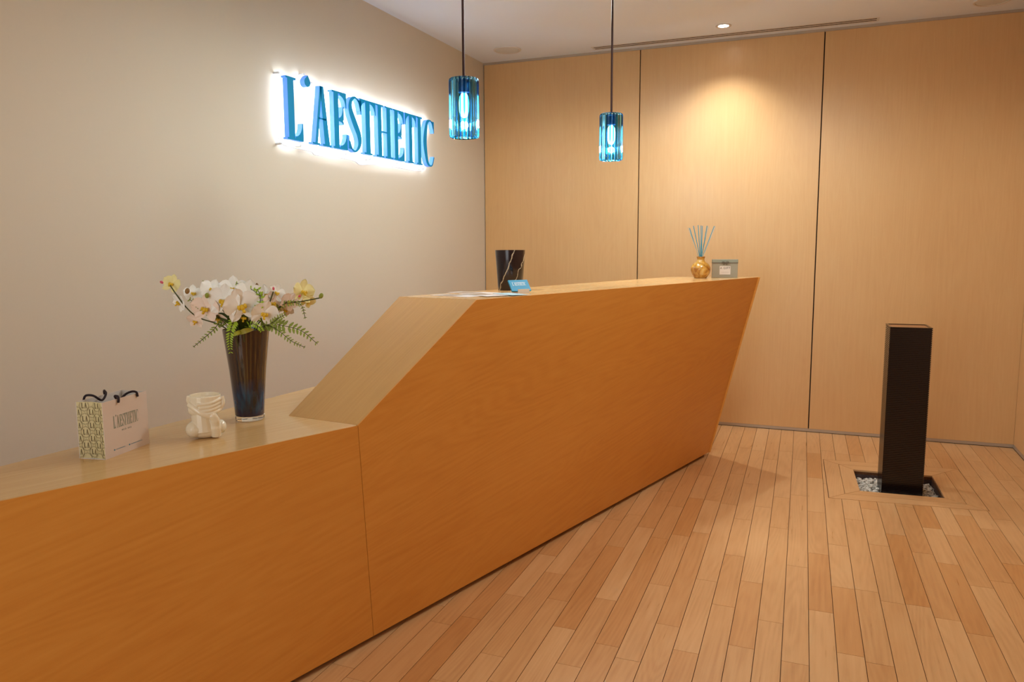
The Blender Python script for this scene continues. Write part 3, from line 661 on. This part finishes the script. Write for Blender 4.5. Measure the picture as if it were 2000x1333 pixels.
# white glazed bust
CER = mat('cream_glazed_ceramic', srgb(240,226,196), 0.12, coat=0.4)
sp_ = Vector((0.895,-3.985,ZL)); st = empty('ceramic_bust', sp_, facing(sp_)); tag(st, 'small glossy cream ceramic bust with hands over the face beside the vase', 'figurine')
sb = MB()
sb.sphere((0.0,0.004,0.022),(0.050,0.030,0.023),20,14); sb.sphere((-0.031,-0.004,0.028),(0.024,0.024,0.024),16,12); sb.sphere((0.040,0.0,0.030),(0.016,0.020,0.020),16,12)
sb.tube([(-0.004,0.004,0.02),(-0.008,0.004,0.085)],[0.034,0.031],16)
sb.sphere((-0.010,0.002,0.086),(0.037,0.031,0.026),20,14)                     # jaw and cheeks
sb.sphere((0.012,0.004,0.094),(0.036,0.030,0.026),20,14)
sb.lathe([(0.038,0.088),(0.044,0.104),(0.0445,0.124),(0.041,0.126),(0.036,0.114),(0.002,0.108)],24,(0.001,0.006,0))   # open crown
sb.tube(spline([(0.026,-0.010,0.006),(0.026,-0.018,0.040),(0.024,-0.026,0.060),(0.014,-0.030,0.074)],4),[0.015]*4+[0.013]*4+[0.012]*4+[0.010],12)   # forearm and wrist
sb.tube(spline([(-0.042,-0.012,0.104),(-0.026,-0.026,0.092),(-0.008,-0.033,0.078),(0.014,-0.030,0.068)],5),0.0085,10)
for k, z in enumerate((0.076,0.086,0.096,0.106)):                               # fingers of the hand on the face
    sb.tube(spline([(0.044,-0.004,z+0.008),(0.034,-0.022,z+0.005),(0.014,-0.034,z),(-0.004-0.006*k,-0.034,z-0.002)],4),0.0050,10)
sb.tube(spline([(0.040,-0.010,0.084),(0.049,-0.010,0.100),(0.047,-0.008,0.120)],4),0.006,10)
sb.tube(spline([(-0.036,0.0,0.100),(-0.043,-0.004,0.112),(-0.041,-0.006,0.126)],4),0.006,10)
ob = sb.build('figure', CER, st, True)
rm = ob.modifiers.new('r','REMESH'); rm.mode = 'VOXEL'; rm.voxel_size = 0.0013; rm.use_smooth_shade = True
sm = ob.modifiers.new('s','SMOOTH'); sm.factor = 0.5; sm.iterations = 2

# tapered art glass vase
vp = Vector((0.8453,-3.7438,ZL)); fr = facing(vp)
vs_ = empty('glass_vase', vp, fr); tag(vs_, 'tall tapered dark blue and amber glass vase with clear foot holding the flowers', 'vase')
VG = mat('streaked_dark_glass', srgb(50,30,26), 0.06, coat=0.6, spec=0.6)
L = VG.node_tree.links; vb = VG.node_tree.nodes['Principled BSDF']
tc = nd(VG,'ShaderNodeTexCoord'); sx = nd(VG,'ShaderNodeSeparateXYZ'); L.new(tc.outputs['Object'], sx.inputs[0])
an = mathn(VG,'ARCTAN2', sx.outputs[1], sx.outputs[0])
cm = nd(VG,'ShaderNodeCombineXYZ'); L.new(mathn(VG,'MULTIPLY',an,7.0), cm.inputs[0]); L.new(mathn(VG,'MULTIPLY',sx.outputs[2],3.0), cm.inputs[1])
nz = nd(VG,'ShaderNodeTexNoise'); nz.inputs['Scale'].default_value = 1.3; nz.inputs['Detail'].default_value = 4; L.new(cm.outputs[0], nz.inputs['Vector'])
cm2 = nd(VG,'ShaderNodeCombineXYZ'); L.new(mathn(VG,'MULTIPLY',an,1.6), cm2.inputs[0]); L.new(mathn(VG,'MULTIPLY',sx.outputs[2],7.0), cm2.inputs[1])
nz2 = nd(VG,'ShaderNodeTexNoise'); nz2.inputs['Scale'].default_value = 1.4; L.new(cm2.outputs[0], nz2.inputs['Vector'])
amber = ramp(VG, nz.outputs[0], [(0.32, srgb(30,17,16)), (0.52, srgb(64,40,24)), (0.66, srgb(96,78,40)), (0.78, srgb(140,72,28))])
blue = ramp(VG, nz2.outputs[0], [(0.35, srgb(24,16,22)), (0.52, srgb(20,50,84)), (0.68, srgb(10,86,130))])
hz = mathn(VG,'MULTIPLY', sx.outputs[2], 1/0.29)
fz = ramp(VG, hz, [(0.0,(1,1,1,1)),(0.30,(1,1,1,1)),(0.48,(0,0,0,1)),(1.0,(0,0,0,1))])
cc = mixc(VG, fz, amber, blue)
fz2 = ramp(VG, hz, [(0.06,(1,1,1,1)),(0.16,(0,0,0,1))]); cc = mixc(VG, fz2, cc, srgb(28,20,66))
L.new(cc, vb.inputs['Base Color'])
NV = 16
MB().lathe([(0.044,0.016),(0.045,0.02),(0.0475,0.06),(0.056,0.16),(0.0665,0.25),(0.0715,0.290),(0.0695,0.290),(0.064,0.25),(0.053,0.16),(0.044,0.06),(0.038,0.03)], 48).build('vessel', VG, vs_, 60)
MB().lathe([(0.0425,0.0005),(0.0440,0.003),(0.0445,0.0155),(0.0430,0.0159)], 12).build('clear_foot', mat('clear_glass_foot',(0.95,0.96,0.95,1),0.03,trans=0.9,ior=1.5), vs_, 20)

# flowers: each spray, frond and leaf stands in the vase on its own
RX = Vector((math.cos(fr), math.sin(fr), 0)); TX = Vector((math.sin(fr), -math.cos(fr), 0))    # image right, toward the viewer
PXM = 1/611.0
def vpt(px, py, depth=0.0):      # offset from the vase foot: right, up, toward the viewer
    return Vector(((px-488.5)*PXM, -depth, (819-py)*PXM))
PET = mat('white_petal', srgb(252,249,240), 0.6); PETY = mat('cream_yellow_petal', srgb(246,236,168), 0.6); PETP = mat('blush_petal', srgb(248,226,208), 0.6)
LIP = mat('yellow_lip', srgb(226,186,44), 0.5); PINK = mat('pink_bud', srgb(216,92,110), 0.55); BUDG = mat('green_bud', srgb(140,150,50), 0.5); BUDB = mat('brown_green_bud', srgb(146,110,58), 0.5)
STEM = mat('dark_green_stem', srgb(76,78,34), 0.6); FERN = mat('fern_green', srgb(142,158,62), 0.55); FERNB = mat('bright_fern_green', srgb(158,190,46), 0.5); LEAFD = mat('dark_leaf_green', srgb(70,84,28), 0.45)
def petal_mesh(name, ln, wd, mt, cup=0.25, nu=6, nv=4):
    mb = MB(); vs = []
    for i in range(nu+1):
        t = i/nu; wv = wd*(math.sin(PI*min(1,(t*0.92+0.08)))**0.6)*(0.35+0.65*math.sin(PI*t*0.5+0.3))
        for j in range(-nv, nv+1):
            s = j/nv; vs.append((wv*s, cup*ln*(t*t*0.5-0.18*math.sin(PI*t))+0.25*wd*s*s*(1-t)-0.06*ln*math.cos(5*s)*t*t*.5, ln*t+0.002))
    W = 2*nv+1; fs = [(i*W+j,i*W+j+1,(i+1)*W+j+1,(i+1)*W+j) for i in range(nu) for j in range(W-1)]
    me = mb.add(vs, fs).mesh(name, mt, True); return me
PM = {}
def petals(mt):
    if mt.name not in PM: PM[mt.name] = (petal_mesh('wide_petal',0.040,0.026,mt,-0.25), petal_mesh('sepal',0.041,0.015,mt,-0.2))
    return PM[mt.name]
lip_mb = MB(); lip_mb.sphere((0,-0.006,-0.004),(0.006,0.008,0.007),10,8); lip_mb.sphere((0,-0.014,-0.011),(0.004,0.006,0.004),8,6); lip_mb.sphere((-0.007,-0.007,-0.002),(0.004,0.005,0.006),8,6); lip_mb.sphere((0.007,-0.007,-0.002),(0.004,0.005,0.006),8,6)
LIPM = lip_mb.mesh('lip', LIP, True)
def flower(parent, p, sc_, mt, yaw=0.0, pitch=0.0, roll=0.0):
    f = empty('orchid_flower', p, 0, parent); f.rotation_euler = (pitch, roll, yaw); f.scale = (sc_*1.18,)*3
    wide, sep = petals(mt)
    for me, a in ((wide,75),(wide,-75),(sep,0),(sep,140),(sep,-140)):
        o = bpy.data.objects.new('petal', me); o.rotation_euler = (0, math.radians(a+rf.uniform(-6,6)), 0); o.location = (0, 0.001 if me is sep else -0.002, 0); link(o, f)
    o = bpy.data.objects.new('lip', LIPM); link(o, f); return f
def bud(parent, p, r, mt, tilt=0.0):
    return MB().sphere((0,0,0),(r*0.8,r*0.8,r*1.1),10,8).build('bud', mt, parent, True, loc=p, rot=(0,tilt,0))
rf = random.Random(2)
def spray(label, stem_pts, flowers, buds):
    t = empty('orchid_spray', vp, fr); tag(t, label, 'flowers', 'orchids in the vase')
    MB().tube(spline([vpt(*q) for q in stem_pts], 6), 0.0020, 7).build('stem', STEM, t, True)
    for (px, py, dp, s, mt, yaw, pit_, rol) in flowers: flower(t, vpt(px,py,dp), s, mt, yaw, pit_, rol)
    for (px, py, dp, r, mt, ti) in buds: bud(t, vpt(px,py,dp), r, mt, ti)
    return t
spray('orchid spray leaning far left with cream and pink tipped blooms', [(480,760,0),(462,650,.02),(405,615,.03),(385,595,.03),(372,575,.03),(360,555,.02)],
      [(362,553,.0,.62,PETY,-.5,-.3,.3),(374,587,.02,.60,PET,-.6,.4,.8),(398,572,.0,.62,PET,.2,-.5,.1),(400,622,.02,.55,PETP,-.4,.5,.2)],
      [(390,565,.05,.0085,BUDB,.3),(346,549,.02,.005,PINK,-1.0)])
spray('blush orchid spray in the left middle of the bouquet with green bud', [(485,760,.0),(470,650,.02),(440,612,.05),(425,585,.05),(424,575,.05)],
      [(420,597,.06,.92,PETP,-.35,.15,.2),(432,566,.02,.80,PET,.1,-.5,.4),(440,617,.04,.6,PETP,-.2,.9,.1)],
      [(424,573,.085,.0075,BUDG,.1)])
spray('large white orchid spray at the front centre of the bouquet', [(488,770,.0),(486,650,.03),(478,610,.06),(470,590,.06)],
      [(453,583,.085,1.05,PET,-.30,.05,.1),(482,592,.095,1.15,PET,.15,.25,-.3),(496,575,.06,1.0,PET,.35,-.2,.2),(470,565,.04,.95,PET,0,-.5,.0),(486,614,.07,.7,PET,.0,.9,.2)],
      [])
spray('white orchid spray in the right middle with curled yellow throat', [(492,770,.0),(505,650,.02),(520,620,.05),(530,600,.05),(541,570,.04)],
      [(522,608,.085,.90,PET,.35,.45,.25),(538,592,.04,.75,PETP,.5,-.1,.0),(547,573,.03,.6,PET,.3,-.2,.4),(528,577,.02,.7,PET,.3,-.4,.0)],
      [(541,565,.03,.0058,PINK,.1),(512,557,.03,.0055,BUDB,.0)])
spray('orchid spray leaning far right with pale yellow blooms and green end bud', [(494,770,.0),(520,650,.01),(545,612,.03),(562,592,.04),(590,590,.05),(626,584,.05)],
      [(597,572,.02,.82,PETY,.5,-.1,.2),(570,590,.04,.62,PETP,.3,.2,.6),(606,592,.0,.55,PETY,.6,.6,.3),(563,606,.02,.55,PETP,.3,.9,.5)],
      [(629,580,.05,.0085,BUDG,.5),(588,579,.06,.0045,PINK,.7)])
def frond(label, pts, mt, lf=0.016, n=13, droop=0.3, end=0.35):
    t = empty('fern_frond', vp, fr); tag(t, label, 'fern', 'fern fronds in the vase')
    c = spline([vpt(*q) for q in pts], 10); MB().tube(c, 0.0011, 5).build('rachis', STEM, t)
    mb = MB(); k0 = int(len(c)*0.22)
    for k in range(n):
        f_ = k/(n-1); i = k0+int((len(c)-2-k0)*f_); p = c[i]; tg = (c[i+1]-c[i]).normalized(); ln = 1.25*lf*(1-(1-end)*f_)*(0.75 if k == 0 else 1)
        sdv = tg.cross(Vector((0,-1,0.25))).normalized()
        for s in (-1, 1):
            d = (sdv*s*0.9+tg*0.42+Vector((0,-0.15,-droop*0.3))).normalized(); wv = tg*(ln*0.25); nz_ = d.cross(tg).normalized()*ln*0.08
            a = p+d*0.0006
            mb.add([a-wv*0.4, a+d*ln*0.35-wv+nz_, a+d*ln*0.8-wv*0.7, a+d*ln, a+d*ln*0.75+wv*0.6, a+d*ln*0.3+wv+nz_, a+wv*0.4], [(0,1,2,3,4,5,6)])
    mb.build('leaflets', mt, t); return t
frond('bright green fern frond hanging over the front rim of the vase', [(480,660,.02),(472,620,.075),(463,634,.096),(459,656,.10),(460,680,.10)], FERNB, 0.017, 15, .6, .35)
frond('fern frond drooping below the left side of the rim', [(478,670,.0),(448,628,.03),(430,640,.05),(412,655,.05),(395,669,.05)], FERN, 0.013, 12, .5, .3)
frond('large pale fern frond spreading to the lower right', [(498,670,.0),(522,630,.03),(552,634,.06),(588,645,.07),(618,672,.07)], FERN, 0.026, 15, .4, .3)
frond('short fern frond curling down under the large right frond', [(498,672,.0),(524,635,.05),(548,645,.07),(570,664,.08),(594,677,.08)], FERN, 0.016, 14, .5, .3)
frond('fern frond arching left above the white orchids', [(492,660,.0),(525,600,.03),(516,578,.05),(498,562,.05),(474,552,.05)], FERNB, 0.014, 13, .2, .4)
frond('leafy fern sprig standing beside the white centre blooms', [(495,660,.0),(512,620,.06),(512,600,.09),(517,580,.09),(512,563,.08)], FERNB, 0.013, 8, .2, .8)
frond('fern frond among the yellow right hand orchids', [(500,660,.0),(545,605,.03),(570,592,.06),(590,596,.07),(597,622,.07)], FERN, 0.012, 14, .4, .4)
frond('small fern tip showing at the upper left of the bouquet', [(482,660,.0),(440,590,-.01),(432,562,-.01),(420,552,.0),(416,556,.0)], FERN, 0.012, 9, .4, .5)
frond('dark fern sprig filling the left side under the blush orchids', [(482,670,.0),(450,625,.04),(425,605,.05),(408,592,.05),(392,580,.05)], FERN, 0.014, 12, .3, .5)
frond('short green fern tuft at the right of the rim', [(496,670,.0),(512,640,.05),(535,628,.08),(548,618,.09),(560,612,.09)], FERN, 0.014, 10, .3, .5)
frond('curled bright fern tip over the middle of the rim', [(490,665,.0),(492,634,.06),(502,628,.085),(512,634,.09),(516,641,.09)], FERNB, 0.012, 10, .6, .5)
def leaf(label, base, tip, wd, mt, sag=0.02):
    t = empty('broad_leaf', vp, fr); tag(t, label, 'leaf', 'broad leaves in the vase')
    a, b = vpt(*base), vpt(*tip); mb = MB(); n = 10; vs = []
    ax = (b-a).normalized(); sd_ = ax.cross(Vector((0,-1,0))).normalized()
    for i in range(n+1):
        q = i/n; p = a.lerp(b,q)+Vector((0,-0.02*math.sin(PI*q),sag*math.sin(PI*q))); w_ = wd*math.sin(PI*(q*0.94+0.05))**0.8
        vs += [p-sd_*w_+Vector((0,-0.25*w_,0)), p, p+sd_*w_+Vector((0,-0.25*w_,0))]
    fs = []
    for i in range(n):
        for j in range(2): fs.append((i*3+j,i*3+j+1,(i+1)*3+j+1,(i+1)*3+j))
    mb.add(vs, fs).build('blade', mt, t, True)
    MB().tube([a, a.lerp(vpt(488,760,0),1.0)], 0.0022, 6).build('stalk', STEM, t)
leaf('broad dark green leaf under the middle white orchid', (488,645,.03), (505,600,.06), 0.018, LEAFD)
leaf('broad dark green leaf behind the hanging bright frond', (484,645,.03), (478,612,.07), 0.020, LEAFD)
leaf('dark leaf low on the left side of the rim', (480,645,.02), (428,612,.03), 0.012, LEAFD)
leaf('yellow green leaf lying along the vase rim', (470,648,.075), (503,638,.09), 0.008, mat('yellow_leaf', srgb(150,140,40), 0.5), 0.006)
leaf('yellow green leaf bent over the rim left of centre', (484,640,.08), (462,650,.09), 0.006, mat('lime_leaf', srgb(160,164,44), 0.5), 0.004)

# things on the high top
pp_ = Vector((1.262,-2.56,ZH)); pot = empty('marble_pot', pp_, facing(pp_)); tag(pot, 'black marble tapered pot with white veins on the high counter top', 'pot')
MAR = mat('black_marble', srgb(38,26,32), 0.18, coat=0.2); L = MAR.node_tree.links
tc = nd(MAR,'ShaderNodeTexCoord'); sx = nd(MAR,'ShaderNodeSeparateXYZ'); L.new(tc.outputs['Object'], sx.inputs[0])
nz = nd(MAR,'ShaderNodeTexNoise'); nz.inputs['Scale'].default_value = 28; nz.inputs['Detail'].default_value = 4; L.new(tc.outputs['Object'], nz.inputs['Vector'])
wob = mathn(MAR,'MULTIPLY', mathn(MAR,'SUBTRACT', nz.outputs[0], 0.5), 0.03)
def vein(x0, k, wd):
    dst = mathn(MAR,'ABSOLUTE', mathn(MAR,'ADD', mathn(MAR,'SUBTRACT', sx.outputs[0], mathn(MAR,'MULTIPLY_ADD', sx.outputs[2], k, x0)), wob))
    return mathn(MAR,'LESS_THAN', dst, wd)
vv = mathn(MAR,'MAXIMUM', vein(-0.050,0.40,0.0020), vein(0.004,0.39,0.0012))
L.new(mixc(MAR, vv, srgb(34,22,28), srgb(196,184,160)), MAR.node_tree.nodes['Principled BSDF'].inputs['Base Color'])
MB().lathe([(0.051,0.0),(0.053,0.003),(0.0645,0.168),(0.0645,0.172),(0.062,0.1725),(0.060,0.168),(0.050,0.02),(0.02,0.018)], 48).build('shell', MAR, pot, 45)

cpz = Vector((1.376,-2.745,ZH)); card = empty('card_holder', cpz, facing(cpz)+0.5); tag(card, 'small clear stand with blue business cards in front of the marble pot', 'card holder')
ACR = mat('frosted_acrylic', srgb(222,200,180), 0.25, spec=0.6); BLUEC = mat('blue_card', srgb(8,138,180), 0.45); WHITEINK = mat('white_ink', srgb(220,236,240), 0.6)
MB().prism([(-0.018,0.0),(0.022,0.0),(0.022,0.004),(0.004,0.020),(-0.014,0.016),(-0.018,0.012)], -0.030, 0.034, to=lambda x,y,z: (z, x, y)).build('base', ACR, card)
MB().hexa([(-0.044,-0.024,0.010),(0.044,-0.024,0.010),(0.044,0.012,0.052),(-0.044,0.012,0.052)],[(-0.044,-0.019,0.006),(0.044,-0.019,0.006),(0.044,0.017,0.048),(-0.044,0.017,0.048)]).build('cards', BLUEC, card)
lg = MB(); S_ = 0.062/1.54
for ch, y0, wd in SPOTS:
    gw, ps = glyph(ch); k = wd/gw
    for p in ps: lg.add([(-0.032+((y0+2.487)+q[0]*k)*S_, -0.0246+0.036*((0.020+q[1]*S_*1.1)/0.042), 0.010+0.020+q[1]*S_*1.1) for q in p], [tuple(range(len(p)))])
lg.build('logo_print', WHITEINK, card)
MB().box(-0.022,0.030,-0.033,-0.030,0.0,0.017).build('front_lip', mat('clear_lip', srgb(232,222,212), 0.15, spec=0.7), card)

PAPW = mat('brochure_paper', srgb(214,206,202), 0.4); PAPB = mat('pale_blue_paper', srgb(176,206,214), 0.4); PAPD = mat('brochure_photo', srgb(150,130,108), 0.4)
def sheet(x, y, rz, wd, ln, z, label, pic=None):
    t = empty('brochure', (x,y,ZH+z), rz); tag(t, label, 'brochure', 'brochures lying on the high top')
    MB().box(-wd/2,wd/2,-ln/2,ln/2,0,0.0012).build('paper', PAPB if pic == 'b' else PAPW, t)
    if pic != 'b': MB().box(-wd*.42,wd*.42,-ln*.08,ln*.42,0.0012,0.0014).build('printed_picture', PAPD, t)
sheet(1.215,-2.985,1.25,0.10,0.20,0.0,'white brochure nearest the sloping panel with brown pictures')
sheet(1.30,-2.93,1.0,0.10,0.20,0.0016,'white brochure at the middle of the spread on the high top')
sheet(1.20,-2.80,1.4,0.10,0.20,0.0,'white brochure farthest back beside the marble pot')
sheet(1.395,-2.885,0.95,0.075,0.14,0.0032,'pale blue leaflet lying in front of the card stand','b')

rp_ = Vector((1.8523,-1.0893,ZH)); rd = empty('reed_diffuser', rp_, facing(rp_)); tag(rd, 'round amber glass diffuser bottle with blue reeds at the far counter end', 'diffuser')
AMB = mat('amber_glass', srgb(200,140,50), 0.12, spec=0.7, coat=0.3); L = AMB.node_tree.links
tc = nd(AMB,'ShaderNodeTexCoord'); nz = nd(AMB,'ShaderNodeTexNoise'); nz.inputs['Scale'].default_value = 22; nz.inputs['Distortion'].default_value = 1.0; L.new(tc.outputs['Object'], nz.inputs['Vector'])
L.new(ramp(AMB, nz.outputs[0], [(0.35, srgb(150,88,24)),(0.55, srgb(204,148,60)),(0.75, srgb(222,190,120))]), AMB.node_tree.nodes['Principled BSDF'].inputs['Base Color'])
MB().lathe([(0.033,0.0),(0.036,0.003),(0.050,0.024),(0.0565,0.046),(0.055,0.062),(0.046,0.080),(0.028,0.094),(0.021,0.102),(0.020,0.110),(0.024,0.120),(0.024,0.124),(0.020,0.124),(0.017,0.112)], 36).build('bottle', AMB, rd, 60)
RB = mat('turquoise_reed', srgb(40,140,158), 0.6); RG = mat('grey_reed', srgb(190,176,150), 0.6)
for (bx_, tx_, ty_, tz_, mt_) in ((-0.012,-0.068,0.01,0.288,RB),(-0.006,-0.046,-0.01,0.300,RB),(-0.004,-0.020,0.015,0.304,RB),(0.0,-0.004,-0.01,0.302,RB),(0.002,0.004,0.02,0.300,RB),(0.004,0.030,-0.005,0.300,RB),(0.008,0.070,0.012,0.298,RB),(0.010,0.076,-0.012,0.296,RG),(-0.010,-0.076,-0.01,0.290,RG),(0.0,0.038,0.02,0.296,RG)):
    MB().tube([(bx_*-0.6,0,0.03),(bx_,ty_*.3,0.120),(tx_,ty_,tz_)], 0.0022, 6).build('reed', mt_, rd)

gl, gr_ = Vector((1.9132,-1.0574,ZH)), Vector((2.0412,-0.9222,ZH)); gm = (gl+gr_)/2
gp = Vector((1.972,-0.962,ZH)); gb = empty('gift_card_box', gp, facing(gp)+0.10); tag(gb, 'small grey gift box with ribbon bow and white A GIFT label', 'gift box')
GREY = mat('grey_box_card', srgb(160,148,124), 0.55); RIB = mat('dark_ribbon', srgb(112,98,80), 0.45); TAGM = mat('white_tag', srgb(224,206,188), 0.55); BROWNINK = mat('brown_ink', srgb(96,70,48), 0.6)
bevel(MB().box(-0.072,0.072,-0.025,0.025,0,0.086).build('box_body', GREY, gb), 0.001, 1)
bevel(MB().box(-0.073,0.073,-0.0265,0.0265,0.086,0.106).build('lid', mat('grey_green_lid', srgb(146,144,122), 0.55), gb), 0.001, 1)
MB().box(-0.0735,0.0735,-0.0272,0.0272,0.084,0.0885).build('ribbon', RIB, gb)
bw = MB()
for s in (-1,1): bw.tube(spline([(0,-0.029,0.087),(s*0.010,-0.032,0.093),(s*0.019,-0.031,0.090),(s*0.014,-0.031,0.084),(0,-0.029,0.087)],5),0.0022,6); bw.tube([(0,-0.029,0.087),(s*0.010,-0.030,0.074)],0.0018,6)
bw.build('bow', RIB, gb)
MB().box(-0.031,0.031,-0.0258,-0.0252,0.018,0.068).build('label', TAGM, gb)
o = bpy.data.objects.new('label_print', text_mesh('A GIFT', 0.017, BROWNINK, 'label_print', spacing=1.15)); o.location = (0,-0.0262,0.050); o.rotation_euler = (PI/2,0,0); link(o, gb)
for _k in range(5): MB().box(-0.020+_k*0.0085,-0.014+_k*0.0085,-0.0262,-0.0258,0.030,0.033).build('faint_print', mat('pale_ink', srgb(200,178,158), 0.6), gb)
